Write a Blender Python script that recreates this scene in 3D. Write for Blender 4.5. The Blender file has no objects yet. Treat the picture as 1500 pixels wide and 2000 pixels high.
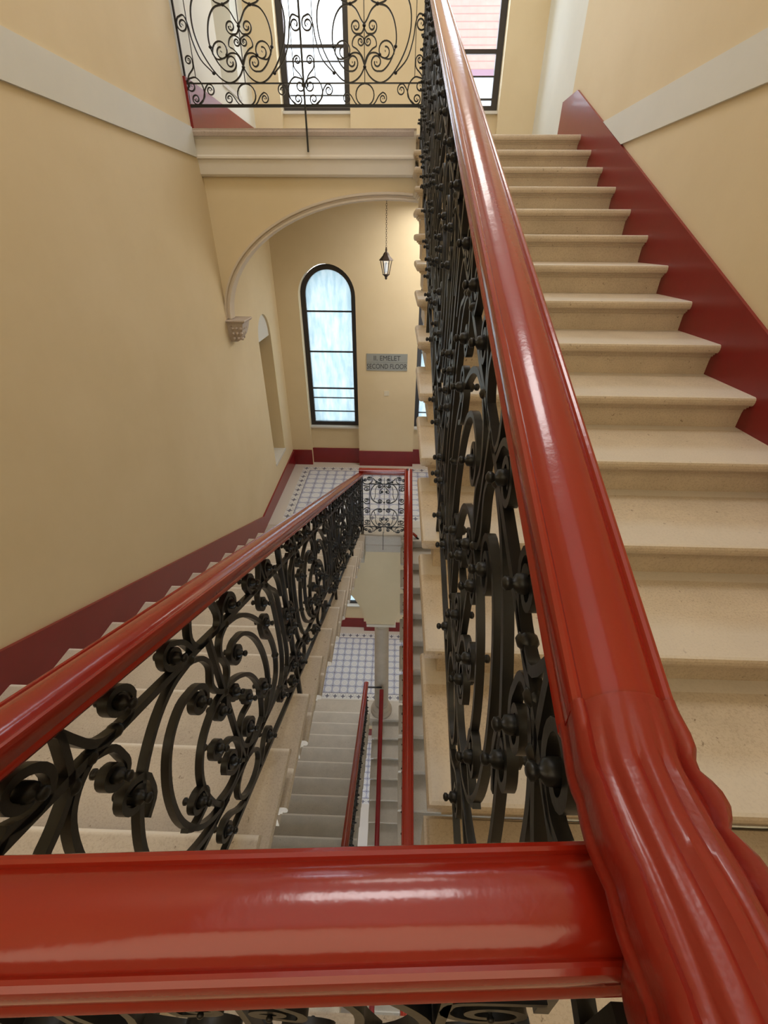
import bpy, bmesh, math, random
from mathutils import Vector, Matrix
from mathutils.geometry import tessellate_polygon
random.seed(4)
PI = math.pi
C = bpy.context.scene.collection
S = bpy.context.scene

# ------------------------------------------------------------------ camera
F_PX, PITCH, YAW, ROLL = 847.5, math.radians(32.29), math.radians(1.607), math.radians(0.387)
cam_d = bpy.data.cameras.new('camera'); cam = bpy.data.objects.new('camera', cam_d); C.objects.link(cam)
cam_d.sensor_fit = 'HORIZONTAL'; cam_d.sensor_width = 36.0; cam_d.lens = F_PX / 1500 * 36.0
cam_d.clip_start = 0.02; cam_d.clip_end = 200
_M = Matrix.Rotation(YAW, 3, 'Z') @ Matrix.Rotation(-PITCH, 3, 'X')
_r, _f, _u = _M @ Vector((1, 0, 0)), _M @ Vector((0, 1, 0)), _M @ Vector((0, 0, 1))
_r2 = math.cos(ROLL) * _r + math.sin(ROLL) * _u
_u2 = -math.sin(ROLL) * _r + math.cos(ROLL) * _u
_R = Matrix((_r2, _u2, -_f)).transposed()
cam.matrix_world = _R.to_4x4()
S.camera = cam

# ------------------------------------------------------------------ world, lights, exposure
S.view_settings.view_transform = 'Standard'; S.view_settings.look = 'None'
S.view_settings.gamma = 1.0; S.view_settings.use_curve_mapping = False
S.view_settings.exposure = 0.06
W = bpy.data.worlds.new('overcast_sky'); S.world = W; W.use_nodes = True
bg = W.node_tree.nodes['Background']
bg.inputs[0].default_value = (0.80, 0.90, 1.0, 1); bg.inputs[1].default_value = 8.5
S.cycles.use_denoising = True
S.cycles.max_bounces = 8; S.cycles.diffuse_bounces = 5; S.cycles.glossy_bounces = 4
S.cycles.transmission_bounces = 6; S.cycles.transparent_max_bounces = 8
S.cycles.sample_clamp_indirect = 6.0
S.cycles.caustics_reflective = False; S.cycles.caustics_refractive = False

def area(name, loc, rot, sx, sy, watts, col):
    l = bpy.data.lights.new(name, 'AREA'); l.shape = 'RECTANGLE'; l.size = sx; l.size_y = sy
    l.energy = watts; l.color = col
    o = bpy.data.objects.new(name, l); C.objects.link(o); o.location = loc; o.rotation_euler = rot
    return o
COOL = (0.80, 0.90, 1.0); WARM = (1.0, 0.86, 0.66); NEUT = (1.0, 0.95, 0.88)
# unseen fill lights added over the hall and the landings
area('ceiling_fill_light', (-0.1, 2.7, 5.10), (0, 0, 0), 3.2, 8.4, 42, (0.98, 0.98, 1.0))  # added panel as wide as the ceiling, general fill
area('hall_fill_light', (-0.15, 2.7, 4.9), (0, 0, 0), 1.6, 1.2, 62, (1.0, 0.97, 0.95))  # added, gives the near handrail its highlight
area('upper_landing_fill_light', (-0.1, 5.9, 4.4), (0, 0, 0), 1.2, 1.2, 26, (1.0, 0.96, 0.9))  # added to brighten the upper walls
area('second_floor_fill_light', (0.75, 5.95, 0.36), (0, 0, 0), 1.3, 1.6, 46, (1.0, 0.95, 0.88))  # added fill hidden above the arch
area('ground_floor_fill_light', (-0.7, 5.4, -8.2), (0, 0, 0), 1.6, 1.6, 50, (0.88, 0.92, 1.0))  # added to brighten the tile strip at the well bottom
area('first_floor_fill_light', (-0.4, 6.0, -3.82), (0, 0, 0), 2.2, 1.2, 46, (0.98, 0.96, 0.95))  # added fill under the second floor slab
# unseen fill lights added behind the camera
area('near_wall_fill_light', (-0.1, -1.58, 2.4), (PI/2, 0, PI), 3.0, 3.8, 84, (0.95, 0.975, 1.0))  # added broad panel in front of the closed near wall
area('lower_near_fill_light', (-0.1, -1.62, -3.6), (PI/2, 0, PI), 1.5, 2.2, 2.5, (1.0, 0.95, 0.87))  # weak added fill for the flights below
# daylight outside the frosted windows on the lower floors
for _z in (-1.6, -5.8):
    for _x in (-1.05, 0.73):
        area('window_daylight', (_x, 7.60, _z), (PI/2, 0, PI), 0.95, 2.6, 110, (0.90, 0.95, 1.0)).rotation_euler = (-PI/2, 0, 0)
# daylight in the upper landing windows comes from the sky itself

# ------------------------------------------------------------------ node helpers
def newmat(name):
    m = bpy.data.materials.new(name); m.use_nodes = True
    nt = m.node_tree; b = nt.nodes['Principled BSDF']
    return m, nt, b
def setin(b, **k):
    for n, v in k.items():
        n = n.replace('_', ' ')
        if n in b.inputs: b.inputs[n].default_value = v
def math_(nt, op, a, b=None, c=None):
    n = nt.nodes.new('ShaderNodeMath'); n.operation = op
    for i, v in enumerate((a, b, c)):
        if v is None: continue
        if isinstance(v, (int, float)): n.inputs[i].default_value = v
        else: nt.links.new(v, n.inputs[i])
    return n.outputs[0]
def mix(nt, fac, c1, c2):
    n = nt.nodes.new('ShaderNodeMix'); n.data_type = 'RGBA'
    for i, v in ((0, fac), (6, c1), (7, c2)):
        if isinstance(v, (tuple, list)): n.inputs[i].default_value = (*v, 1)
        elif isinstance(v, (int, float)): n.inputs[i].default_value = v
        else: nt.links.new(v, n.inputs[i])
    return n.outputs[2]
def noise(nt, scale, detail=4, rough=0.55, vec=None):
    n = nt.nodes.new('ShaderNodeTexNoise'); n.inputs['Scale'].default_value = scale
    n.inputs['Detail'].default_value = detail; n.inputs['Roughness'].default_value = rough
    if vec is not None: nt.links.new(vec, n.inputs['Vector'])
    return n.outputs['Fac']
def pos(nt):
    return nt.nodes.new('ShaderNodeNewGeometry').outputs['Position']
def ramp(nt, fac, stops):
    n = nt.nodes.new('ShaderNodeValToRGB'); e = n.color_ramp.elements
    while len(e) < len(stops): e.new(0.5)
    for i, (p, c) in enumerate(stops): e[i].position = p; e[i].color = (*c, 1)
    nt.links.new(fac, n.inputs[0]); return n.outputs[0]
def bump(nt, b, h, strength, dist):
    n = nt.nodes.new('ShaderNodeBump'); n.inputs['Strength'].default_value = strength
    n.inputs['Distance'].default_value = dist
    nt.links.new(h, n.inputs['Height']); nt.links.new(n.outputs[0], b.inputs['Normal'])

def plaster(name, c1, c2, rough=0.75):
    m, nt, b = newmat(name); p = pos(nt)
    f = noise(nt, 0.9, 5, 0.6, p)
    col = ramp(nt, f, [(0.35, c1), (0.65, c2)])
    nt.links.new(col, b.inputs['Base Color'])
    f2 = noise(nt, 60, 3, 0.6, p); bump(nt, b, f2, 0.10, 0.004)
    setin(b, Roughness=rough); return m
M_YEL = plaster('yellow_plaster', (0.645, 0.535, 0.345), (0.70, 0.59, 0.40))
M_WHT = plaster('white_plaster', (0.66, 0.67, 0.62), (0.74, 0.74, 0.69))
M_BAND = plaster('grey_white_band', (0.62, 0.63, 0.60), (0.68, 0.685, 0.655))
M_FASC = plaster('landing_fascia_paint', (0.64, 0.59, 0.51), (0.70, 0.65, 0.57))

def stone_mat(name, base, dark, rough=0.45, sc=1.0):
    m, nt, b = newmat(name); p = pos(nt)
    f = noise(nt, 5 * sc, 6, 0.65, p); f2 = noise(nt, 150 * sc, 3, 0.7, p); f3 = noise(nt, 42 * sc, 4, 0.7, p)
    col = mix(nt, ramp(nt, f, [(0.35, (0, 0, 0)), (0.7, (1, 1, 1))]), base, tuple(x * 0.84 for x in base))
    col = mix(nt, ramp(nt, f2, [(0.36, (0.34,) * 3), (0.52, (0, 0, 0))]), col, dark)
    col = mix(nt, ramp(nt, f3, [(0.29, (0.95,) * 3), (0.35, (0, 0, 0))]), col, tuple(x * 0.75 for x in dark))
    nt.links.new(col, b.inputs['Base Color']); setin(b, Roughness=rough)
    bump(nt, b, f2, 0.05, 0.002); return m
M_STONE = stone_mat('limestone_step', (0.585, 0.49, 0.37), (0.30, 0.22, 0.14))
M_STONEG = stone_mat('greyish_limestone', (0.54, 0.49, 0.42), (0.32, 0.27, 0.22))
M_STONEP = stone_mat('landing_edge_stone', (0.48, 0.40, 0.35), (0.25, 0.19, 0.16))
def worn_lit_stone(name, base, worn_lit, dark, y0, T, edge=(0.30, 0.50, 0.55)):  # paler nose band: wear on the right flight, painted light on the left
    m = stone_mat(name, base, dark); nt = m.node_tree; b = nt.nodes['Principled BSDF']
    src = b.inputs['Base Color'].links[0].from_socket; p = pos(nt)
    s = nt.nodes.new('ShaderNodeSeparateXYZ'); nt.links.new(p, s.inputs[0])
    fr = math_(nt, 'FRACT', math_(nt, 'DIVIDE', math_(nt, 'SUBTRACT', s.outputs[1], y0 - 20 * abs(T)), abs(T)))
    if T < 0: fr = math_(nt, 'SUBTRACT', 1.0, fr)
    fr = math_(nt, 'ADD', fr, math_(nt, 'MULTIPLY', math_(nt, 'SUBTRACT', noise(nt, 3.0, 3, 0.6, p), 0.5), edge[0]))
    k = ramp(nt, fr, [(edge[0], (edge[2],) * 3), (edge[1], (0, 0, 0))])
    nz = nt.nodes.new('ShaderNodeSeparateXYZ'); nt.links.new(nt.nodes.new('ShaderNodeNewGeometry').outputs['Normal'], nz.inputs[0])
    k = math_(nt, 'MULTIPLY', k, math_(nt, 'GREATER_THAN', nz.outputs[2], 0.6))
    nt.links.new(mix(nt, k, src, worn_lit), b.inputs['Base Color']); return m
M_STR = worn_lit_stone('limestone_worn_right', (0.60, 0.505, 0.385), (0.65, 0.61, 0.55), (0.28, 0.20, 0.13), 5.01, 0.3456)
M_STL = worn_lit_stone('limestone_lit_nose_left', (0.565, 0.50, 0.42), (0.80, 0.76, 0.70), (0.28, 0.21, 0.15), 1.236, -0.3378, (0.030, 0.065, 0.8))  # thin pale strip paints window light caught on the nosing
M_STC = worn_lit_stone('grey_limestone_lit_nose', (0.50, 0.46, 0.40), (0.70, 0.65, 0.58), (0.30, 0.26, 0.22), 4.83, -0.307, (0.05, 0.10, 0.8))  # bright nose line painted into the tread colour, as on the left flight
M_COL = stone_mat('column_stone', (0.48, 0.42, 0.34), (0.36, 0.30, 0.24), 0.5)

def paint(name, col, rough, bs=0.2):
    m, nt, b = newmat(name); p = pos(nt)
    f = noise(nt, 7, 4, 0.6, p)
    c = mix(nt, f, tuple(x * 0.88 for x in col), tuple(min(1, x * 1.12) for x in col))
    nt.links.new(c, b.inputs['Base Color']); setin(b, Roughness=rough)
    if 'Coat Weight' in b.inputs: b.inputs['Coat Weight'].default_value = 0.2; b.inputs['Coat Roughness'].default_value = 0.08
    f2 = noise(nt, 26, 4, 0.6, p); bump(nt, b, f2, bs, 0.004); return m
M_RED = paint('glossy_red_handrail_paint', (0.225, 0.0115, 0.004), 0.17, 0.16)
M_REDC = paint('thick_brushed_red_paint', (0.205, 0.012, 0.006), 0.36, 0.5)
M_SKIRT = paint('dark_red_oil_paint', (0.19, 0.006, 0.009), 0.30, 0.12)
M_IRON, _nt, _b = newmat('black_wrought_iron')
setin(_b, Base_Color=(0.018, 0.017, 0.016, 1), Roughness=0.36); _b.inputs['Base Color'].default_value = (0.011, 0.011, 0.011, 1); _b.inputs['Specular IOR Level'].default_value = 0.35
bump(_nt, _b, noise(_nt, 90, 2, 0.5, pos(_nt)), 0.15, 0.002)
def flat(name, col, rough=0.5, metal=0.0):
    m, nt, b = newmat(name); b.inputs['Base Color'].default_value = (*col, 1)
    b.inputs['Roughness'].default_value = rough; b.inputs['Metallic'].default_value = metal; return m
M_FRAME = flat('dark_window_frame_paint', (0.022, 0.018, 0.018), 0.35)
M_SILL = flat('white_sill_stone', (0.62, 0.61, 0.58), 0.4)
M_PLATE = flat('grey_sign_plate', (0.27, 0.28, 0.26), 0.45, 0.1)
M_TXT = flat('dark_grey_lettering', (0.035, 0.035, 0.035), 0.5)
M_SWITCH = flat('cream_plastic', (0.72, 0.66, 0.52), 0.4)
M_BRONZE = flat('brown_lantern_metal', (0.045, 0.026, 0.016), 0.45, 0.4)
M_BULB = flat('white_lamp_tube', (0.8, 0.8, 0.78), 0.4)
M_CORBEL = stone_mat('carved_corbel_stone', (0.52, 0.44, 0.38), (0.2, 0.12, 0.1), 0.6)
M_ARCH = plaster('arch_moulding_paint', (0.58, 0.50, 0.40), (0.64, 0.56, 0.47))

# frosted glass of the lower windows: daylight scatters through it
M_FROST, nt, b = newmat('frosted_glass')
for n in list(nt.nodes):
    if n.type != 'OUTPUT_MATERIAL': nt.nodes.remove(n)
out = [n for n in nt.nodes if n.type == 'OUTPUT_MATERIAL'][0]
p = pos(nt); sp = nt.nodes.new('ShaderNodeSeparateXYZ'); nt.links.new(p, sp.inputs[0])
st = nt.nodes.new('ShaderNodeMapping'); st.inputs['Scale'].default_value = (14, 1, 3.2); nt.links.new(p, st.inputs['Vector'])
f = noise(nt, 1.0, 6, 0.65, st.outputs[0])
tc = ramp(nt, f, [(0.38, (0.225, 0.268, 0.285)), (0.62, (0.292, 0.318, 0.328))])
tr = nt.nodes.new('ShaderNodeBsdfTranslucent'); nt.links.new(tc, tr.inputs[0])
gl = nt.nodes.new('ShaderNodeBsdfGlossy'); gl.inputs['Roughness'].default_value = 0.25
mx = nt.nodes.new('ShaderNodeMixShader'); mx.inputs[0].default_value = 0.06
nt.links.new(tr.outputs[0], mx.inputs[1]); nt.links.new(gl.outputs[0], mx.inputs[2]); nt.links.new(mx.outputs[0], out.inputs[0])
# clear glass
M_CLEAR, nt, b = newmat('clear_window_glass')
for n in list(nt.nodes):
    if n.type != 'OUTPUT_MATERIAL': nt.nodes.remove(n)
out = [n for n in nt.nodes if n.type == 'OUTPUT_MATERIAL'][0]
tr = nt.nodes.new('ShaderNodeBsdfTransparent'); tr.inputs[0].default_value = (0.97, 0.98, 1, 1)
gl = nt.nodes.new('ShaderNodeBsdfGlossy'); gl.inputs['Roughness'].default_value = 0.02
mx = nt.nodes.new('ShaderNodeMixShader'); mx.inputs[0].default_value = 0.05
nt.links.new(tr.outputs[0], mx.inputs[1]); nt.links.new(gl.outputs[0], mx.inputs[2]); nt.links.new(mx.outputs[0], out.inputs[0])

# tiled landing floor: pale round medallions in a blue-grey grid, star border
def tile_mat():
    m, nt, b = newmat('patterned_cement_tile')
    g = 0.155
    p = pos(nt); s = nt.nodes.new('ShaderNodeSeparateXYZ'); nt.links.new(p, s.inputs[0])
    X, Y = s.outputs[0], s.outputs[1]
    def cell(v, off):
        t = math_(nt, 'FRACT', math_(nt, 'DIVIDE', math_(nt, 'ADD', v, off), g))
        return math_(nt, 'SUBTRACT', t, 0.5)
    cx, cy = cell(X, 10 * g + 1.475), cell(Y, -5.33 + 10 * g)
    ax, ay = math_(nt, 'ABSOLUTE', cx), math_(nt, 'ABSOLUTE', cy)
    r = math_(nt, 'SQRT', math_(nt, 'ADD', math_(nt, 'MULTIPLY', cx, cx), math_(nt, 'MULTIPLY', cy, cy)))
    disc = math_(nt, 'LESS_THAN', r, 0.40)
    ring = math_(nt, 'MULTIPLY', math_(nt, 'LESS_THAN', r, 0.20), math_(nt, 'GREATER_THAN', r, 0.15))
    line = math_(nt, 'GREATER_THAN', math_(nt, 'MAXIMUM', ax, ay), 0.455)
    diam = math_(nt, 'GREATER_THAN', math_(nt, 'ADD', ax, ay), 0.86)
    col = mix(nt, disc, (0.42, 0.45, 0.55), (0.62, 0.63, 0.66))
    col = mix(nt, math_(nt, 'MULTIPLY', ring, 0.28), col, (0.36, 0.36, 0.40))
    col = mix(nt, math_(nt, 'MULTIPLY', line, 0.8), col, (0.27, 0.28, 0.42))
    col = mix(nt, diam, col, (0.20, 0.19, 0.27))
    # border: inside frame x > -1.475, 5.33 < y < 6.73
    e1 = math_(nt, 'SUBTRACT', 5.33, Y); e2 = math_(nt, 'SUBTRACT', Y, 6.725)
    e3 = math_(nt, 'SUBTRACT', -1.475, X); e4 = math_(nt, 'SUBTRACT', X, 1.24)
    e = math_(nt, 'MAXIMUM', math_(nt, 'MAXIMUM', e1, e2), math_(nt, 'MAXIMUM', e3, e4))
    inb = math_(nt, 'GREATER_THAN', e, 0.0)
    star = math_(nt, 'LESS_THAN', math_(nt, 'MULTIPLY', ax, ay), 0.012)
    star = math_(nt, 'MULTIPLY', star, math_(nt, 'LESS_THAN', r, 0.30))
    core = math_(nt, 'LESS_THAN', r, 0.13)
    st2 = math_(nt, 'MAXIMUM', star, core)
    vx = math_(nt, 'LESS_THAN', math_(nt, 'ABSOLUTE', math_(nt, 'SUBTRACT', math_(nt, 'ADD', ax, math_(nt, 'MULTIPLY', cy, 0.5)), 0.42)), 0.03)
    bcol = mix(nt, st2, (0.60, 0.60, 0.60), (0.13, 0.13, 0.18))
    bcol = mix(nt, math_(nt, 'MULTIPLY', vx, 0.8), bcol, (0.30, 0.32, 0.38))
    lin = math_(nt, 'LESS_THAN', e, 0.010)
    bcol = mix(nt, lin, bcol, (0.16, 0.16, 0.22))
    far = math_(nt, 'GREATER_THAN', e, 0.135)
    bcol = mix(nt, far, bcol, (0.56, 0.52, 0.47))
    col = mix(nt, inb, col, bcol)
    nt.links.new(col, b.inputs['Base Color']); setin(b, Roughness=0.38)
    return m
M_TILE = tile_mat()

# ------------------------------------------------------------------ object helpers
def obj(name, bm, mat, parent=None, smooth=False, loc=None):
    me = bpy.data.meshes.new(name)
    bmesh.ops.recalc_face_normals(bm, faces=bm.faces[:])
    bm.to_mesh(me); bm.free()
    if smooth:
        for p_ in me.polygons: p_.use_smooth = True
    me.materials.append(mat)
    o = bpy.data.objects.new(name, me); C.objects.link(o)
    if parent is not None: o.parent = parent
    if loc: o.location = loc
    return o
def inst(name, me, parent, loc=(0, 0, 0)):
    o = bpy.data.objects.new(name, me); C.objects.link(o); o.parent = parent; o.location = loc
    return o
def thing(name, label, cat, loc=(0, 0, 0), group=None):
    o = bpy.data.objects.new(name, None); C.objects.link(o); o.location = loc
    o['label'] = label; o['category'] = cat
    if group: o['group'] = group
    return o
def tag(o, label, cat, group=None):
    o['label'] = label; o['category'] = cat
    if group: o['group'] = group
    return o
def struct(o, label=None):
    o['kind'] = 'structure'
    if label: o['label'] = label
    return o
def add_box(bm, x0, x1, y0, y1, z0, z1):
    v = [bm.verts.new((x, y, z)) for z in (z0, z1) for y in (y0, y1) for x in (x0, x1)]
    for f in ((0, 1, 3, 2), (4, 6, 7, 5), (0, 4, 5, 1), (2, 3, 7, 6), (0, 2, 6, 4), (1, 5, 7, 3)):
        bm.faces.new([v[i] for i in f])
    return v
def box(name, x0, x1, y0, y1, z0, z1, mat, parent=None):
    bm = bmesh.new(); add_box(bm, x0, x1, y0, y1, z0, z1); return obj(name, bm, mat, parent)
def prism(bm, poly, mapf, d0, d1, holes=()):
    """poly (and holes) are 2-D loops, mapf(u, v, d) gives the 3-D point, extruded from d0 to d1"""
    loops = [poly] + list(holes)
    flatp = [q for l in loops for q in l]
    tris = tessellate_polygon([[Vector((q[0], q[1], 0)) for q in l] for l in loops])
    A = [bm.verts.new(mapf(q[0], q[1], d0)) for q in flatp]
    B = [bm.verts.new(mapf(q[0], q[1], d1)) for q in flatp]
    for t in tris:
        try: bm.faces.new([A[i] for i in t])
        except ValueError: pass
        try: bm.faces.new([B[i] for i in reversed(t)])
        except ValueError: pass
    k = 0
    for l in loops:
        n = len(l)
        for i in range(n):
            a, c = k + i, k + (i + 1) % n
            bm.faces.new((A[a], A[c], B[c], B[a]))
        k += n
MX = lambda u, v, d: (d, u, v)      # plane y-z, depth along x
MY = lambda u, v, d: (u, d, v)      # plane x-z, depth along y
MZ = lambda u, v, d: (u, v, d)
def lathe(bm, prof, cx, cy, n=20, zoff=0.0):
    rings = []
    for r, z in prof:
        rings.append([bm.verts.new((cx + r * math.cos(2*PI*i/n), cy + r * math.sin(2*PI*i/n), z + zoff)) for i in range(n)])
    for a, b_ in zip(rings, rings[1:]):
        for i in range(n):
            bm.faces.new((a[i], a[(i+1) % n], b_[(i+1) % n], b_[i]))
    bm.faces.new(rings[0]); bm.faces.new(rings[-1])
def arch_loop(x0, x1, z0, zs, rise, n=24):
    """tall opening with a curved head: bottom z0, spring zs"""
    cx, a = (x0 + x1) / 2, (x1 - x0) / 2
    pts = [(x0, z0), (x1, z0)]
    for i in range(n + 1):
        t = PI * i / n
        pts.append((cx + a * math.cos(t), zs + rise * math.sin(t)))
    return pts

# ------------------------------------------------------------------ key dimensions (metres, camera at the origin)
XW_L, XW_R = -1.80, 1.575
X_OR, X_OL = 0.098, -0.371                # well-side ends of the right and left flights
Z3, Z0, Z2, Z1, ZG = 0.773, -1.327, -3.430, -7.633, -11.836
Y_SLAB, Y_BACK = 4.81, 6.97
SR = 0.15 / 0.3456                        # slope of the right flight
SL = 0.1502 / 0.3378

# ------------------------------------------------------------------ walls
def niche_loop(z):   # in y-z, z is the landing level
    return arch_loop(5.87, 6.46, z + 0.53, z + 2.28, 0.29, 14)
bm = bmesh.new()
prism(bm, [(-1.75, -12.2), (4.81, -12.2), (4.81, 5.2), (-1.75, 5.2)], MX, XW_L - 0.35, XW_L)
struct(obj('wall_left', bm, M_YEL))
bm = bmesh.new()
prism(bm, [(4.81, -12.2), (7.4, -12.2), (7.4, 0.60), (4.81, 0.60)], MX, XW_L - 0.30, XW_L, [niche_loop(Z2), niche_loop(Z1)])
prism(bm, [(4.81, -12.2), (7.4, -12.2), (7.4, 0.60), (4.81, 0.60)], MX, XW_L - 0.50, XW_L - 0.301)
struct(obj('wall_left', bm, M_YEL))
bm = bmesh.new()
up_n = arch_loop(5.87, 6.46, 1.30, 3.05, 0.29, 14)
prism(bm, [(4.81, 0.60), (6.46, 0.60), (6.46, 5.2), (4.81, 5.2)][:0] or [(4.81, 0.60), (7.4, 0.60), (7.4, 5.2), (4.81, 5.2)], MX, XW_L - 0.30, XW_L, [up_n])
struct(obj('wall_left', bm, M_WHT))
box('wall_left', XW_L - 0.5, XW_L - 0.301, 4.81, 7.4, 0.60, 5.2, M_YEL)['kind'] = 'structure'
for z in (Z3, Z2, Z1):                    # niche sills and the white panel in the niche heads
    struct(box('window_sill', XW_L - 0.30, XW_L + 0.012, 5.86, 6.47, z + 0.50, z + 0.535, M_SILL)).name = 'trim_1'
    bm = bmesh.new()
    hl = [(5.875, z + 2.26)] + [(6.165 + 0.288 * math.cos(PI - PI*i/12), z + 2.285 + 0.285 * math.sin(PI*i/12)) for i in range(13)] + [(6.455, z + 2.26)]
    prism(bm, hl, MX, XW_L - 0.06, XW_L - 0.025)
    struct(obj('trim_2', bm, M_SILL))
bm = bmesh.new()
prism(bm, [(-1.75, -12.2), (5.55, -12.2), (5.55, 5.2), (-1.75, 5.2)], MX, XW_R, XW_R + 0.35)
struct(obj('wall_right', bm, M_YEL))
bm = bmesh.new()
prism(bm, [(5.55, 0.60), (7.4, 0.60), (7.4, 5.2), (5.55, 5.2)], MX, XW_R, XW_R + 0.35)
struct(obj('wall_right', bm, M_WHT))
bm = bmesh.new()
prism(bm, [(5.55, -12.2), (7.4, -12.2), (7.4, 0.60), (5.55, 0.60)], MX, XW_R, XW_R + 0.35)
struct(obj('wall_right', bm, M_YEL))

WX = [(-1.465, -0.635), (0.30, 1.14)]
holes = []
for x0, x1 in WX:
    for z in (Z2, Z1):
        holes.append(arch_loop(x0, x1, z + 0.0005, z + 2.70, 0.42, 20))
    holes.append(arch_loop(x0, x1, Z3 + 0.0005, Z3 + 2.45, 0.42, 20))
bm = bmesh.new()
prism(bm, [(XW_L, -12.2), (XW_R, -12.2), (XW_R, 5.2), (XW_L, 5.2)], MY, Y_BACK, Y_BACK + 0.38, holes)
struct(obj('wall_back', bm, M_YEL))
# infill walls below the window sills
for x0, x1 in WX:
    for z, zs in ((Z2, 0.66), (Z1, 0.66), (Z3, 0.50)):
        struct(box('wall_back', x0, x1, Y_BACK + 0.10, Y_BACK + 0.38, z - 0.02, z + zs, M_YEL))
        struct(box('trim_3', x0 + 0.001, x1 - 0.001, Y_BACK + 0.065, Y_BACK + 0.24, z + zs, z + zs + 0.028, M_SILL))
# wall behind the camera, openings added to let sky light in
hh = [arch_loop(-0.85, 0.65, z, z + 1.6, 0.5, 16) for z in (-4.6, -8.9)]
bm = bmesh.new()
prism(bm, [(XW_L, -12.2), (XW_R, -12.2), (XW_R, 5.2), (XW_L, 5.2)], MY, -1.75, -1.60, hh)
struct(obj('wall_near', bm, M_YEL))
# ceiling closing the hall
bm = bmesh.new()
prism(bm, [(XW_L, -1.75), (XW_R, -1.75), (XW_R, 7.35), (XW_L, 7.35)], MZ, 5.15, 5.25)
struct(obj('ceiling', bm, M_WHT))

# grey-white bands on both walls
bm = bmesh.new()
prism(bm, [(-1.6, 0.585), (4.80, 0.585), (4.80, 0.785), (-1.6, 0.785)], MX, XW_L, XW_L + 0.014)
struct(obj('trim_4', bm, M_BAND), 'pale grey horizontal band along the left wall')
bm = bmesh.new()
def skt(y): return Z3 - (5.01 - y) * SR + 0.205      # top line of the right skirting
prism(bm, [(-1.6, 0.575), (5.01 - (Z3 + 0.205 - 0.575) / SR, 0.575), (5.01 - (Z3 + 0.205 - 0.775) / SR, 0.775), (-1.6, 0.775)], MX, XW_R - 0.014, XW_R)
struct(obj('trim_5', bm, M_BAND), 'pale grey horizontal band along the right wall')

# ------------------------------------------------------------------ skirtings
def skirting(name, poly, x0, x1):
    bm = bmesh.new(); prism(bm, poly, MX, x0, x1); return struct(obj(name, bm, M_SKIRT))
yk = 5.34 + 0.02
skirting('baseboard_right', [(0.25, Z0), (-1.6, Z0), (-1.6, Z0 + 0.25), (0.30, Z0 + 0.25), (yk, skt(yk)), (5.78, skt(yk)), (5.78, Z3), (5.0, Z3 - 0.25), (0.8, Z0 - 0.1)], XW_R - 0.016, XW_R)
def lst(y): return -1.778 - (y - 1.236) * SL
skirting('baseboard_left', [(-1.6, Z0), (-1.6, Z0 + 0.27), (0.05, Z0 + 0.27), (4.93, lst(4.93) + 0.185), (6.95, Z2 + 0.27), (6.95, Z2), (4.7, Z2), (0.2, Z0 - 0.12)], XW_L, XW_L + 0.022)
skirting('baseboard_left', [(4.82, Z3), (6.95, Z3), (6.95, Z3 + 0.33), (4.82, Z3 + 0.33)], XW_L, XW_L + 0.022)
skirting('baseboard_left', [(5.0, Z1), (6.95, Z1), (6.95, Z1 + 0.27), (4.9, Z1 + 0.27), (0.5, Z1 + 2.35), (0.5, Z1 + 1.9)], XW_L, XW_L + 0.022)
skirting('baseboard_right', [(4.8, Z2), (6.95, Z2), (6.95, Z2 + 0.27), (4.75, Z2 + 0.27), (0.4, Z2 - 2.0), (0.4, Z2 - 2.3)], XW_R - 0.016, XW_R)
for z, h in ((Z2, 0.28), (Z1, 0.28), (ZG, 0.28)):
    segs = [(XW_L, WX[0][0]), (WX[0][1], WX[1][0]), (WX[1][1], XW_R)]
    for a, c in segs:
        struct(box('baseboard_back', a, c, Y_BACK - 0.02, Y_BACK, z, z + h, M_SKIRT))
    for a, c in WX:
        if z != ZG: struct(box('baseboard_back', a, c, Y_BACK + 0.082, Y_BACK + 0.10, z, z + h, M_SKIRT))

# ------------------------------------------------------------------ landings
def slab(name, z, x0, x1, y0, y1, mat_top, front=True):
    """landing slab with a moulded fascia along its free edge at y0"""
    prof = [(0, 0), (-0.006, -0.012), (-0.004, -0.04), (0.012, -0.052), (0.028, -0.06), (0.028, -0.165), (0.018, -0.178), (0.018, -0.192), (0.032, -0.20), (0.040, -0.30), (0.055, -0.315)]
    bm = bmesh.new()
    poly = [(y0 + a, z + b_) for a, b_ in prof] + [(y1, z - 0.315), (y1, z)]
    prism(bm, poly, MX, x0, x1)
    return struct(obj(name, bm, mat_top))
# upper landing
slab('floor_upper_landing', Z3, XW_L, X_OR + 0.02, Y_SLAB, Y_BACK, M_FASC)
struct(box('trim_6', XW_L, X_OR + 0.02, Y_SLAB - 0.012, Y_SLAB + 0.30, Z3 - 0.001, Z3 + 0.004, M_STONEP))
bm = bmesh.new()
prism(bm, [(Y_SLAB - 0.010, Z3 + 0.0), (Y_SLAB - 0.014, Z3 - 0.02), (Y_SLAB - 0.008, Z3 - 0.045), (Y_SLAB + 0.02, Z3 - 0.05), (Y_SLAB + 0.02, Z3)], MX, XW_L, X_OR)
struct(obj('trim_7', bm, M_STONEP))
struct(box('floor_upper_landing', X_OR + 0.02, XW_R, 5.06, Y_BACK, Z3 - 0.315, Z3 - 0.002, M_STONEG))
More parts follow.
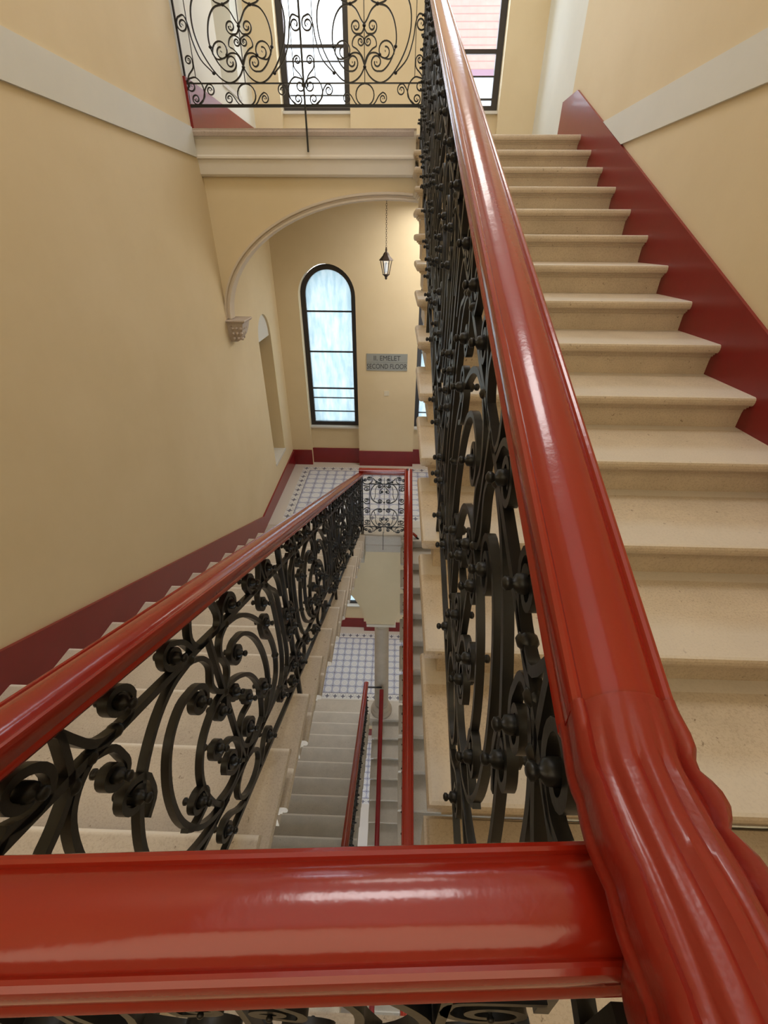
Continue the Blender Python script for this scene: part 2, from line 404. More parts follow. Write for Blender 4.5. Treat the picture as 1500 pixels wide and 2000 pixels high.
# second floor landing
slab('floor_second', Z2, X_OL - 0.02, X_OR + 0.02, Y_SLAB, Y_BACK, M_STONEG)
struct(box('floor_second', XW_L, X_OL - 0.02, 4.60, Y_BACK, Z2 - 0.30, Z2, M_STONEG))
struct(box('floor_second', X_OR + 0.02, XW_R, 4.78, Y_BACK, Z2 - 0.30, Z2 - 0.001, M_STONEG))
struct(box('floor_second_tiles', XW_L, XW_R, 5.02, Y_BACK + 0.1, Z2, Z2 + 0.004, M_TILE))
# first floor landing
slab('floor_first', Z1, X_OL - 0.02, XW_R, Y_SLAB, Y_BACK, M_STONEG)
struct(box('floor_first', XW_L, X_OL - 0.02, 4.86, Y_BACK, Z1 - 0.30, Z1, M_STONEG))
struct(box('floor_first_tiles', XW_L, XW_R, 5.17, Y_BACK + 0.1, Z1, Z1 + 0.004, M_TILE))
# ground floor
struct(box('floor_ground', XW_L, XW_R, -1.6, Y_BACK + 0.1, ZG - 0.2, ZG, M_TILE))
# half landings
def half_landing(z, yl, yr, xl=X_OL, xr=X_OR, yw=0.20):
    bm = bmesh.new()
    prism(bm, [(XW_L, -1.6), (XW_R, -1.6), (XW_R, yr), (xr, yr), (xr, yw), (xl, yw), (xl, yl), (XW_L, yl)], MZ, z - 0.17, z)
    bmesh.ops.bevel(bm, geom=[e for e in bm.edges if abs(e.verts[0].co.z - z) < 1e-4 and abs(e.verts[1].co.z - z) < 1e-4 and min(e.verts[0].co.y, e.verts[1].co.y) > 0], offset=0.012, segments=3, affect='EDGES')
    return struct(obj('floor_half_landing', bm, M_STONE))
half_landing(Z0, 0.222, 0.565)
half_landing(Z2 - 2.10, 0.9, 0.6)
half_landing(Z1 - 2.10, 0.9, 0.9, xr=-0.33)

# ------------------------------------------------------------------ stairs
PROF = [(0.012, 0.0), (0.004, -0.003), (0.0, -0.011), (-0.001, -0.022), (0.002, -0.033), (0.008, -0.040), (0.023, -0.0405),
        (0.023, -0.051), (0.034, -0.0515), (0.033, -0.0605), (0.041, -0.061), (0.045, -0.068), (0.048, -0.085), (0.048, -0.152)]
PROF2 = PROF
def step(name, parent, xo, xw, yn, yb, z, sy, mat):
    """one stone step; xo well-side end, xw wall end, yn nose, yb back, sy=+1 when it climbs away from the camera"""
    bm = bmesh.new(); sx = 1 if xw > xo else -1
    rings = []
    for d, h in PROF2:
        x_ = xo + sx * d; y_ = yn + sy * d
        rings.append([bm.verts.new((x_, y_, z + h)), bm.verts.new((xw, y_, z + h)), bm.verts.new((xw, yb, z + h)), bm.verts.new((x_, yb, z + h))])
    for a, c in zip(rings, rings[1:]):
        for i in range(4): bm.faces.new((a[i], a[(i+1) % 4], c[(i+1) % 4], c[i]))
    bm.faces.new(rings[0]); bm.faces.new(rings[-1])
    # rebated underside that rests on the step below
    bb = [( yn + sy * 0.15, z - 0.152), (yb, z - 0.152), (yb, z - 0.172), (yn + sy * 0.17, z - 0.172)]
    return obj(name, bm, mat, parent)
def flight(label, xo, xw, y0, dy, z0, dz, n, back, mat, loc=None, k0=1):
    t = thing('stair_flight', label, 'stairs', (0, 0, 0), 'stone stair flights around the well')
    sy = 1 if dz * dy < 0 or dy < 0 else -1
    for k in range(k0, n + 1):
        yn = y0 + dy * k; z = z0 - 0.15 * k * dz
        step('step', t, xo, xw, yn, yn - dy + sy * back, z, sy, mat)
    return t
# right flight climbing from the near half landing to the upper landing (k counts down from the landing)
fr = thing('stair_flight', 'wide pale limestone flight climbing on the right to the upper landing', 'stairs', (0, 0, 0))
for k in range(0, 14):
    yn = 5.01 - 0.3456 * k
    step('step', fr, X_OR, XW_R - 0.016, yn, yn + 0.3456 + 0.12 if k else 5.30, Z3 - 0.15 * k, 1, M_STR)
fl = thing('stair_flight', 'pale limestone flight descending on the left beside the yellow wall to the tiled second floor', 'stairs', (0, 0, 0))
for j in range(-2, 11):
    yn = 1.236 + 0.3378 * j
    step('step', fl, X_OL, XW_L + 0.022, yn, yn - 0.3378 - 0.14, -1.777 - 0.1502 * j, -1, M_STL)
fb = thing('stair_flight', 'grey flight descending under the right flight from the second floor landing', 'stairs', (0, 0, 0))
for k in range(0, 14):
    yn = 4.72 - 0.296 * k
    step('step', fb, X_OR, XW_R - 0.016, yn, yn + 0.296 + 0.05, Z2 - 0.15 * k + (0.001 if k == 0 else 0), 1, M_STONEG)
fc = thing('stair_flight', 'greyish flight seen far below between left flight and well, down to the first floor tiles', 'stairs', (0, 0, 0))
for k in range(1, 14):
    yn = 4.83 - 0.307 * (k - 1)
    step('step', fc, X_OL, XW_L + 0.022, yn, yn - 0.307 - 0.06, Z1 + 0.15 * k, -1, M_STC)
fd = thing('stair_flight', 'shadowed grey flight at the bottom of the well, descending from the column', 'stairs', (0, 0, 0))
for k in range(1, 14):
    yn = 4.81 - 0.281 * k
    step('step', fd, -0.33, XW_R - 0.002, yn, yn + 0.281 + 0.05, Z1 - 0.15 * k, 1, M_STONEG)

# ------------------------------------------------------------------ arch below the upper landing
def arch_pts(xl, xr, zs, zt, n=40, p=2.0, q=2.0):
    cx, a = (xl + xr) / 2, (xr - xl) / 2
    out = []
    for i in range(n + 1):
        t = PI - PI * i / n
        c, s = math.cos(t), math.sin(t)
        out.append((cx + a * math.copysign(abs(c) ** (2 / p), c), zs + (zt - zs) * abs(s) ** (2 / q)))
    return out
ap = arch_pts(-1.76, 1.50, -0.73, 0.30, 44, 2.0, 2.0)
bm = bmesh.new()
prism(bm, [(XW_L, 0.46), (XW_L, -0.73), (ap[0][0], -0.73)] + ap[1:-1] + [(ap[-1][0], -0.73), (XW_R, -0.73), (XW_R, 0.46)], MY, 4.90, 5.00)
struct(obj('wall_arch', bm, M_YEL), 'yellow wall over the wide arch under the upper landing')
def arch_trim(name, pts, y, prof, mat):
    """mouldings following the arch curve; prof in (outward, forward)"""
    bm = bmesh.new(); rings = []
    for i, q in enumerate(pts):
        a = Vector(pts[max(i-1, 0)]); c = Vector(pts[min(i+1, len(pts)-1)])
        t = (c - a).normalized(); nn = Vector((-t.y, t.x))
        rings.append([bm.verts.new((q[0] + nn.x * u, y - v, q[1] + nn.y * u)) for u, v in prof])
    m = len(prof)
    for a, c in zip(rings, rings[1:]):
        for i in range(m): bm.faces.new((a[i], a[(i+1) % m], c[(i+1) % m], c[i]))
    bm.faces.new(rings[0]); bm.faces.new(rings[-1])
    return obj(name, bm, mat)
TP = [(-0.006, -0.11), (-0.006, 0.012), (-0.004, 0.026), (0.010, 0.026), (0.016, 0.014), (0.026, 0.014), (0.034, 0.034), (0.050, 0.034), (0.056, 0.0), (0.040, -0.02), (0.040, -0.11)]
struct(arch_trim('trim_8', ap, 4.90, TP, M_ARCH), 'cream moulding round the wide arch')
# corbel carrying the arch on the left wall
cb = thing('corbel', 'carved pale stone corbel on the left wall carrying the arch moulding', 'corbel', (-1.70, 4.90, -0.95))
bm = bmesh.new()
def ring_rect(bm, x0, x1, y0, y1, z): return [bm.verts.new(q) for q in ((x0, y0, z), (x1, y0, z), (x1, y1, z), (x0, y1, z))]
def stack(bm, rr):
    for a, c in zip(rr, rr[1:]):
        for i in range(4): bm.faces.new((a[i], a[(i+1) % 4], c[(i+1) % 4], c[i]))
    bm.faces.new(rr[0]); bm.faces.new(rr[-1])
stack(bm, [ring_rect(bm, -0.10, 0.095, -0.075, 0.20, 0.215), ring_rect(bm, -0.10, 0.10, -0.08, 0.20, 0.205), ring_rect(bm, -0.10, 0.085, -0.065, 0.20, 0.185)])
obj('abacus', bm, M_CORBEL, cb)
bm = bmesh.new()
stack(bm, [ring_rect(bm, -0.10, 0.07, -0.055, 0.18, 0.185), ring_rect(bm, -0.10, 0.055, -0.05, 0.17, 0.12), ring_rect(bm, -0.10, 0.035, -0.035, 0.15, 0.06), ring_rect(bm, -0.10, 0.00, -0.015, 0.10, 0.01), ring_rect(bm, -0.10, -0.03, 0.0, 0.08, -0.01)])
obj('corbel_body', bm, M_CORBEL, cb)
bm = bmesh.new()
for i in range(9):
    a = i * 0.7; u = -0.045 + 0.042 * (i % 3); w = 0.03 + 0.05 * (i // 3)
    bmesh.ops.create_uvsphere(bm, u_segments=8, v_segments=6, radius=0.017, matrix=Matrix.Translation((u, -0.052 + 0.3 * (0.15 - w) * 0.4, w)))
    bmesh.ops.create_uvsphere(bm, u_segments=8, v_segments=6, radius=0.016, matrix=Matrix.Translation((0.055 - 0.30 * (0.15 - w), -0.03 + 0.055 * (i % 3), w)))
obj('leaf_carving', bm, M_CORBEL, cb, True)

# arches and column on the first floor
bm = bmesh.new()
a1 = arch_pts(XW_L + 0.03, -0.41, -5.12, -4.16, 30, 1.5, 1.5)
a2 = arch_pts(0.05, XW_R - 0.03, -5.12, -4.16, 30, 1.5, 1.5)
prism(bm, [(XW_L, -3.74), (XW_L, -5.18), (XW_L + 0.03, -5.18)] + a1 + [(-0.405, -5.18), (0.045, -5.18)] + a2 + [(XW_R - 0.03, -5.18), (XW_R, -5.18), (XW_R, -3.74)], MY, 4.86, 4.99)
struct(obj('wall_arch', bm, M_YEL), 'yellow spandrel above the round column')
XC, YC = -0.165, 5.0
col = thing('column', 'round stone column standing on the first floor landing edge', 'column', (XC, YC, Z1))
bm = bmesh.new(); lathe(bm, [(0.125, 0.20), (0.128, 0.30), (0.124, 1.2), (0.116, 2.25), (0.112, 2.34)], 0, 0, 28)
obj('shaft', bm, M_COL, col, True)
bm = bmesh.new(); lathe(bm, [(0.20, 0.0), (0.20, 0.05), (0.19, 0.07), (0.165, 0.09), (0.175, 0.12), (0.17, 0.14), (0.145, 0.16), (0.135, 0.20), (0.125, 0.205)], 0, 0, 28)
obj('base', bm, M_COL, col, True)
bm = bmesh.new(); lathe(bm, [(0.112, 2.335), (0.13, 2.345), (0.13, 2.365), (0.14, 2.38), (0.18, 2.405)], 0, 0, 28)
add_box(bm, -0.235, 0.225, -0.155, 0.155, 2.405, 2.455)
obj('capital', bm, M_FASC, col)

# ------------------------------------------------------------------ windows
def window(idx, x0, x1, zb, zs, bars, pane, label, y=Y_BACK + 0.15):
    rise = (x1 - x0) / 2
    t = bpy.data.objects.new('window_%d' % idx, None); C.objects.link(t); t.location = (0, 0, 0)
    t['kind'] = 'structure'; t['label'] = label
    g = 0.004
    o = arch_loop(x0 + g, x1 - g, zb, zs, rise - g, 24); w = 0.075
    i_ = arch_loop(x0 + w, x1 - w, zb + 0.06, zs, rise - w, 24)
    bm = bmesh.new(); prism(bm, o, MY, y, y + 0.06, [i_]); obj('window_frame', bm, M_FRAME, t)
    for zz, th in bars:
        box('glazing_bar', x0 + w - 0.01, x1 - w + 0.01, y + 0.008, y + 0.035, zz - th/2, zz + th/2, M_FRAME, t)
    bm = bmesh.new(); prism(bm, arch_loop(x0 + w - 0.01, x1 - w + 0.01, zb + 0.05, zs, rise - w + 0.01, 24), MY, y + 0.04, y + 0.046)
    obj('pane', bm, pane, t)
    return t
low = [(2.485, 0.022), (1.90, 0.022), (1.32, 0.022), (1.16, 0.014), (0.93, 0.014)]
n = 1
for z in (Z2, Z1):
    for q, (x0, x1) in enumerate(WX):
        window(n, x0, x1, z + 0.688, z + 2.70, [(z + h, t_) for h, t_ in low], M_FROST,
               'dark framed arched frosted window, %s of the two on the %s floor landing' % (('left', 'right')[q], 'second' if z == Z2 else 'first')); n += 1
for q, (x0, x1) in enumerate(WX):
    window(n, x0, x1, Z3 + 0.528, Z3 + 2.45, [(1.88, 0.03), (1.753, 0.012), (1.457, 0.012)] if q == 0 else [(1.83, 0.04), (1.62, 0.014), (1.42, 0.02)], M_CLEAR,
           'dark framed tall clear window, %s of the two on the upper landing' % ('left', 'right')[q]); n += 1

# ------------------------------------------------------------------ handrail profile and sweep
_h = [(-0.030, -0.066), (-0.037, -0.055), (-0.047, -0.050), (-0.0505, -0.044), (-0.049, -0.037), (-0.0465, -0.034), (-0.0475, -0.022),
      (-0.0475, -0.009), (-0.045, -0.003), (-0.041, -0.0008), (-0.0375, -0.0018), (-0.035, -0.0048), (-0.0325, -0.0030), (-0.030, -0.0004), (-0.026, 0.0026), (-0.020, 0.0056), (-0.0135, 0.0077), (-0.007, 0.0089)]
HR = _h + [(0.0, 0.0093)] + [(-u, v) for u, v in reversed(_h)]
def sweep_rail(bm, pts, scale=1.0, carve=None, prof=HR):
    """profile kept upright, pts = 3-D centre line of the rail's top"""
    rings = []; N = len(pts)
    for i, q in enumerate(pts):
        q = Vector(q); a = Vector(pts[max(i-1, 0)]); c = Vector(pts[min(i+1, N-1)])
        t = (c - a); h = Vector((t.x, t.y, 0)).normalized(); side = Vector((h.y, -h.x, 0))
        k = 1.0
        if 0 < i < N - 1:
            h1 = Vector(q - a); h1.z = 0; h1.normalize(); k = 1 / max(0.5, h1.dot(h))
        ring = []
        for j, (u, v) in enumerate(prof):
            du = dv = 0
            if carve: du, dv = carve(i, j, N, u, v)
            ring.append(bm.verts.new(q + side * ((u * scale + du) * k) + Vector((0, 0, v * scale + dv))))
        rings.append(ring)
    m = len(prof)
    for a, c in zip(rings, rings[1:]):
        for i in range(m): bm.faces.new((a[i], a[(i+1) % m], c[(i+1) % m], c[i]))
    bm.faces.new(rings[0]); bm.faces.new(rings[-1])
def shade(o, deg=32):
    me = o.data
    for p_ in me.polygons: p_.use_smooth = True
    try:
        me.set_sharp_from_angle(angle=math.radians(deg))
    except Exception: pass
    return o

# ------------------------------------------------------------------ wrought iron
def catmull(pts, sub=5):
    P = [Vector(q) for q in pts]
    if len(P) < 3: return P
    out = []
    for i in range(len(P) - 1):
        p0 = P[i-1] if i else P[i] * 2 - P[i+1]
        p1, p2 = P[i], P[i+1]
        p3 = P[i+2] if i + 2 < len(P) else P[i+1] * 2 - P[i]
        for k in range(sub):
            t = k / sub
            out.append(0.5 * ((2*p1) + (p2-p0)*t + (2*p0-5*p1+4*p2-p3)*t*t + (3*p1-p0-3*p2+p3)*t**3))
    out.append(P[-1]); return out
def spiral(pt, c, d, turns=1.3, n=26, rend=0.34):
    v = Vector(pt) - Vector(c); r0 = v.length; a0 = math.atan2(v.y, v.x); out = []
    for i in range(1, n + 1):
        t = i / n; a = a0 + d * 2 * PI * turns * t; r = r0 * (1 - (1 - rend) * t ** 0.8)
        out.append(Vector((c[0] + r * math.cos(a), c[1] + r * math.sin(a))))
    return out
class Panel:
    """maps panel coordinates (s, v, depth) to space and builds bars in that plane"""
    def __init__(s, axis, slope=0.0, ks=1.0, kv=1.0):
        s.axis, s.slope, s.ks, s.kv = axis, slope, ks, kv
    def P(s, a, v, d):
        a *= s.ks; v = v * s.kv + s.slope * a
        return (d, a, v) if s.axis == 'y' else (a, d, v)
    def bar(s, pts, w=0.018, t=0.012, taper=False):
        bm = bmesh.new(); Q = [Vector((q[0] * s.ks, q[1] * s.kv + s.slope * q[0] * s.ks)) for q in pts]
        rings = []; N = len(Q)
        for i, q in enumerate(Q):
            tt = Q[min(i+1, N-1)] - Q[max(i-1, 0)]
            if tt.length < 1e-6: tt = Vector((1, 0))
            tt.normalize(); nn = Vector((-tt.y, tt.x))
            ring = []
            for e, f_ in ((-1, -1), (1, -1), (1, 1), (-1, 1)):
                r = q + nn * (e * t / 2); dd = f_ * w / 2
                ring.append(bm.verts.new((dd, r.x, r.y) if s.axis == 'y' else (r.x, dd, r.y)))
            rings.append(ring)
        for a, c in zip(rings, rings[1:]):
            for i in range(4): bm.faces.new((a[i], a[(i+1) % 4], c[(i+1) % 4], c[i]))
        bm.faces.new(rings[0]); bm.faces.new(rings[-1])
        me = bpy.data.meshes.new('bar'); bmesh.ops.recalc_face_normals(bm, faces=bm.faces[:]); bm.to_mesh(me); bm.free()
        for p_ in me.polygons: p_.use_smooth = True
        try: me.set_sharp_from_angle(angle=math.radians(40))
        except Exception: pass
        me.materials.append(M_IRON); return me
    def pt(s, q):
        return s.P(q[0], q[1], 0)
def button_mesh(axis, r=0.0115, k=1.0):
    bm = bmesh.new(); prof = [(0.004, -0.034), (0.0085, -0.031), (0.0085, -0.026), (0.005, -0.022), (r, -0.018), (r * 1.1, -0.010), (r * 1.1, 0.010), (r, 0.018), (0.005, 0.022), (0.0085, 0.026), (0.0085, 0.031), (0.004, 0.034)]
    lathe(bm, [(r_ * (1 if r_ > 0.009 else k), z_ * k) for r_, z_ in prof], 0, 0, 10)
    R = Matrix.Rotation(PI/2, 4, 'Y') if axis == 'y' else Matrix.Rotation(PI/2, 4, 'X')
    bmesh.ops.transform(bm, matrix=R, verts=bm.verts[:])
    bmesh.ops.recalc_face_normals(bm, faces=bm.faces[:])
    me = bpy.data.meshes.new('button'); bm.to_mesh(me); bm.free()
    for p_ in me.polygons: p_.use_smooth = True
    me.materials.append(M_IRON); return me
def collar_mesh(r=0.014):
    bm = bmesh.new(); bmesh.ops.create_uvsphere(bm, u_segments=10, v_segments=6, radius=1)
    bmesh.ops.transform(bm, matrix=Matrix.Diagonal((r, r, r * 0.8, 1)), verts=bm.verts[:])
    me = bpy.data.meshes.new('collar'); bm.to_mesh(me); bm.free()
    for p_ in me.polygons: p_.use_smooth = True
    me.materials.append(M_IRON); return me
BTN = {'y': button_mesh('y'), 'x': button_mesh('x', 0.006, 0.4)}
COLL = collar_mesh()

# lyre motif, right half; s from the panel's centre line, v above the second bar (full half width 0.49)
# entry: points, start spiral (centre, dir) or None, end spiral or None, thickness factor
MOTIF = [
    ([(0.0, 0.095), (0.035, 0.045), (0.085, 0.012), (0.14, 0.004), (0.205, 0.035), (0.275, 0.11), (0.335, 0.21), (0.365, 0.32), (0.355, 0.43), (0.30, 0.51), (0.23, 0.54)], None, None, 1.1),
    ([(0.25, 0.06), (0.34, 0.14), (0.385, 0.25), (0.40, 0.335), (0.425, 0.385), (0.47, 0.375)], None, ((0.443, 0.335), -1), 1.0),
    ([(0.105, 0.44), (0.175, 0.425), (0.225, 0.37), (0.25, 0.29), (0.247, 0.21), (0.205, 0.125), (0.15, 0.075), (0.10, 0.07)], None, ((0.098, 0.122), -1), 1.1),
    ([(0.105, 0.44), (0.06, 0.41), (0.025, 0.36), (0.0, 0.325), (0.02, 0.285), (0.06, 0.28)], None, ((0.064, 0.322), 1), 1.0),
    ([(0.0, 0.10), (0.015, 0.15), (0.06, 0.195), (0.095, 0.215), (0.085, 0.255), (0.05, 0.275), (0.012, 0.262)], None, ((0.030, 0.238), 1), 0.9),
    ([(0.0, 0.10), (0.035, 0.165), (0.09, 0.175), (0.14, 0.15), (0.20, 0.14), (0.235, 0.17)], ((0.0, 0.10), 0), ((0.165, 0.185), 1), 1.0),
    ([(0.105, 0.44), (0.055, 0.46), (0.045, 0.495)], None, ((0.083, 0.497), -1), 1.0),
    ([(0.115, 0.44), (0.165, 0.455), (0.20, 0.49)], None, ((0.165, 0.50), 1), 1.0),
    ([(0.06, -0.135), (0.085, -0.115), (0.115, -0.075), (0.145, -0.055)], None, ((0.148, -0.092), -1), 0.9),
    ([(0.41, -0.135), (0.37, -0.10), (0.345, -0.04), (0.315, -0.005)], None, ((0.30, -0.042), 1), 0.9),
    ([(0.41, -0.128), (0.355, -0.08), (0.36, -0.01), (0.405, 0.035), (0.455, 0.03)], ((0.427, -0.095), 1), ((0.452, -0.015), -1), 1.0),
    ([(0.478, -0.03), (0.465, 0.04), (0.415, 0.09), (0.41, 0.135)], None, ((0.442, 0.135), -1), 0.9),
]
TOP = [   # scrolls between the upper bar and the handrail
    ([(0.02, 0.56), (0.08, 0.60), (0.10, 0.66)], None, ((0.06, 0.655), 1), 1.0),
    ([(0.12, 0.56), (0.20, 0.585), (0.26, 0.64), (0.275, 0.685)], None, ((0.225, 0.655), 1), 1.0),
    ([(0.30, 0.56), (0.345, 0.63), (0.41, 0.665), (0.465, 0.62)], None, ((0.43, 0.61), -1), 1.1),
]
# stair panels, right half; s from the centre line (half width 0.60), v above the nose line
STAIR = [
    ('oval_hoop', [(0.09, 0.725), (0.17, 0.71), (0.25, 0.66), (0.33, 0.57), (0.375, 0.47), (0.385, 0.38), (0.36, 0.30), (0.30, 0.245), (0.22, 0.208), (0.13, 0.196)], None, None, 1.15),
    ('scroll', [(0.17, 0.213), (0.21, 0.232), (0.26, 0.285), (0.288, 0.37), (0.285, 0.46), (0.26, 0.54), (0.22, 0.60), (0.165, 0.64), (0.115, 0.645)], None, ((0.108, 0.60), 1), 1.1),
    ('scroll', [(0.165, 0.222), (0.185, 0.27), (0.196, 0.34), (0.185, 0.41), (0.15, 0.47), (0.10, 0.51), (0.045, 0.532), (0.0, 0.53)], None, None, 1.05),
    ('scroll', [(0.09, 0.722), (0.05, 0.70), (0.028, 0.655), (0.045, 0.60), (0.03, 0.56), (0.0, 0.53), (0.012, 0.49)], None, ((0.042, 0.492), 1), 1.0),
    ('scroll', [(0.165, 0.232), (0.11, 0.214), (0.06, 0.22), (0.015, 0.258), (0.010, 0.32), (0.045, 0.365), (0.10, 0.37)], None, ((0.103, 0.402), 1), 1.0),
    ('scroll', [(0.0, 0.205), (0.03, 0.235), (0.075, 0.245), (0.105, 0.285)], None, ((0.066, 0.290), 1), 0.95),
    ('scroll', [(0.288, 0.33), (0.265, 0.30), (0.215, 0.30)], None, ((0.225, 0.342), -1), 0.95),
    ('crest_scroll', [(0.008, 0.735), (0.045, 0.735), (0.068, 0.775), (0.045, 0.845)], None, None, 1.0),
    ('crest_scroll', [(0.07, 0.742), (0.095, 0.785), (0.135, 0.808)], None, ((0.138, 0.772), -1), 1.0),
    ('crest_scroll', [(0.315, 0.735), (0.28, 0.742), (0.258, 0.775)], None, ((0.290, 0.782), -1), 1.0),
    ('crest_scroll', [(0.315, 0.735), (0.36, 0.755), (0.40, 0.845)], None, None, 1.1),
    ('side_scroll', [(0.37, 0.733), (0.335, 0.712), (0.325, 0.67)], None, ((0.355, 0.662), 1), 1.0),
    ('side_scroll', [(0.37, 0.733), (0.41, 0.705), (0.44, 0.66), (0.458, 0.58), (0.462, 0.46), (0.455, 0.34), (0.42, 0.25), (0.37, 0.202)], None, None, 1.1),
    ('side_scroll', [(0.385, 0.845), (0.393, 0.79), (0.412, 0.725), (0.45, 0.685), (0.50, 0.64), (0.515, 0.54), (0.52, 0.40), (0.515, 0.30), (0.49, 0.23)], None, None, 1.1),
    ('side_scroll', [(0.555, 0.60), (0.55, 0.67), (0.525, 0.72), (0.49, 0.75)], None, ((0.455, 0.778), -1), 1.1),
    ('side_scroll', [(0.345, 0.50), (0.312, 0.53), (0.305, 0.58)], None, ((0.345, 0.575), -1), 1.05),
    ('side_scroll', [(0.595, 0.50), (0.56, 0.52), (0.535, 0.49)], None, ((0.565, 0.475), 1), 0.95),
    ('side_scroll', [(0.595, 0.36), (0.56, 0.34), (0.535, 0.37)], None, ((0.565, 0.385), -1), 0.95),
    ('frieze_scroll', [(0.073, 0.065), (0.105, 0.085), (0.14, 0.125), (0.175, 0.145)], None, ((0.18, 0.108), -1), 0.9),
    ('frieze_scroll', [(0.50, 0.065), (0.45, 0.10), (0.42, 0.16), (0.385, 0.195)], None, ((0.367, 0.158), 1), 0.9),
    ('frieze_scroll', [(0.50, 0.072), (0.433, 0.12), (0.44, 0.19), (0.495, 0.235), (0.56, 0.23)], ((0.52, 0.105), 1), ((0.555, 0.185), -1), 1.0),
]
SCOLL = [(0.09, 0.725), (0.315, 0.735), (0.37, 0.733), (0.0, 0.53), (0.0, 0.205), (0.165, 0.222), (0.385, 0.38), (0.41, 0.715), (0.37, 0.20)]
def make_stair_set(panel, w, t):
    res = []
    for nm, p_, s0, s1, th in STAIR:
        line, th, sp_ = build_entry((p_, s0, s1, th))
        for sg in (1, -1):
            me = panel.bar([(sg * q.x, q.y) for q in line], w, t * th)
            res.append((nm, me, [panel.pt((sg * q[0][0], q[0][1])) for q in sp_]))
    res.append(('ring', panel.bar([(0.085 * math.cos(a), 0.13 + 0.066 * math.sin(a)) for a in [2*PI*i/20 for i in range(21)]], w, t), []))
    res.append(('centre_bar', panel.bar([(0, 0.20), (0, 0.735)], w * 0.9, t), []))
    cl = []
    for a, v in SCOLL:
        for sg in ((1, -1) if a else (1,)): cl.append(panel.pt((sg * a, v)))
    return res, cl
COLLARS = [(0.0, 0.095), (0.0, 0.325), (0.105, 0.44), (0.25, 0.06), (0.247, 0.21), (0.12, 0.165)]

def build_entry(e):
    pts, s0, s1, th = e
    line = catmull(pts, 4)
    if s1: line = line + spiral(line[-1], s1[0], s1[1])
    if s0 and s0[1]:
        line = list(reversed(spiral(line[0], s0[0], s0[1]))) + line
    return line, th, [q for q in (s0, s1) if q and q[1]]
def make_panel_set(panel, w, t, hb=0.20, top=True):
    """mesh data for one panel: list of (part, mesh, button points)"""
    res = []
    for e in MOTIF + (TOP if top else []):
        line, th, sp_ = build_entry(e)
        for sg in (1, -1):
            me = panel.bar([(sg * q.x, q.y + hb) for q in line], w, t * th)
            res.append(('scroll', me, [panel.pt((sg * q[0][0], q[0][1] + hb)) for q in sp_]))
    oval = [(0.075 * math.cos(a), -0.07 + hb + 0.068 * math.sin(a)) for a in [2*PI*i/20 for i in range(21)]]
    res.append(('ring', panel.bar(oval, w, t), []))
    res.append(('centre_bar', panel.bar([(0, 0.0 + hb), (0, 0.54 + hb)], w * 0.7, t * 0.7), []))
    for sg in (1, -1): res.append(('side_bar', panel.bar([(sg * 0.405, 0.04 + hb), (sg * 0.405, 0.54 + hb)], w * 0.55, t * 0.6), []))
    cl = []
    for a, v in COLLARS:
        for sg in ((1, -1) if a else (1,)): cl.append(panel.pt((sg * a, v + hb)))
    return res, cl
def place_panel(root, pset, axis, origin):
    res, cl = pset; o3 = Vector(origin)
    for nm, me, btn in res:
        o = inst(nm, me, root, o3)
        for q in btn: inst('button', BTN[axis], o, q)
    for q in cl: inst('collar', COLL, root, o3 + Vector(q))

def straight(root, name, axis, a, c, w, t):
    """square bar from a to c"""
    a, c = Vector(a), Vector(c); d = (c - a); bm = bmesh.new()
    side = Vector((1, 0, 0)) if axis == 'y' else Vector((0, 1, 0))
    nn = d.normalized().cross(side)
    rings = [[bm.verts.new(q + side * (e * w/2) + nn * (f_ * t/2)) for e, f_ in ((-1, -1), (1, -1), (1, 1), (-1, 1))] for q in (a, c)]
    for i in range(4): bm.faces.new((rings[0][i], rings[0][(i+1) % 4], rings[1][(i+1) % 4], rings[1][i]))
    bm.faces.new(rings[0]); bm.faces.new(rings[1])
    return obj(name, bm, M_IRON, root)

def stair_railing(label, x, ya, yb, line, npan, h_top=0.98, kv=1.0, w=0.020, t=0.013, h0=0.0, rail=None, top=True, xr=None):
    """iron balustrade of a flight between ya and yb; line(y) is the nose line"""
    root = thing('stair_railing', label, 'railing', (0, 0, 0))
    sl = (line(yb) - line(ya)) / (yb - ya); L = (yb - ya) / npan
    P = Panel('y', sl, (L / 2) / 0.60, kv)
    ps = make_stair_set(P, w, t)
    for k in range(npan):
        yc = ya + L * (k + 0.5)
        place_panel(root, ps, 'y', (x, yc, line(yc) + h0))
    for hgt, tt in ((0.055, 0.014), (0.20, 0.011), (0.735, 0.015)):
        straight(root, 'rail_bar', 'y', (x, ya, line(ya) + h0 + hgt * kv), (x, yb, line(yb) + h0 + hgt * kv), w, tt)
    for k in range(npan + 1):
        y = ya + L * k
        straight(root, 'post', 'y', (x, y, line(y) - 0.16), (x, y, line(y) + h0 + h_top - 0.05), w * 1.2, 0.018)
    return root

lineR = lambda y: Z3 - (5.01 - y) * SR
lineL = lambda y: -1.777 - (y - 1.236) * SL

# right flight railing
rr_ = stair_railing('black scrollwork railing with broad red handrail rising along the right flight', 0.158, 0.065, 4.90, lineR, 4, 1.0, kv=1.16, h0=0.0, w=0.015, t=0.0115)
bm = bmesh.new()
XRR = 0.175
pts = [(XRR, 0.20 + (4.94 - 0.20) * i / 24, lineR(0.20 + (4.94 - 0.20) * i / 24) + 1.022) for i in range(25)]
pts += [(XRR, 5.05, Z3 + 1.012)]
sweep_rail(bm, pts, 0.84)
shade(obj('handrail', bm, M_RED, rr_))
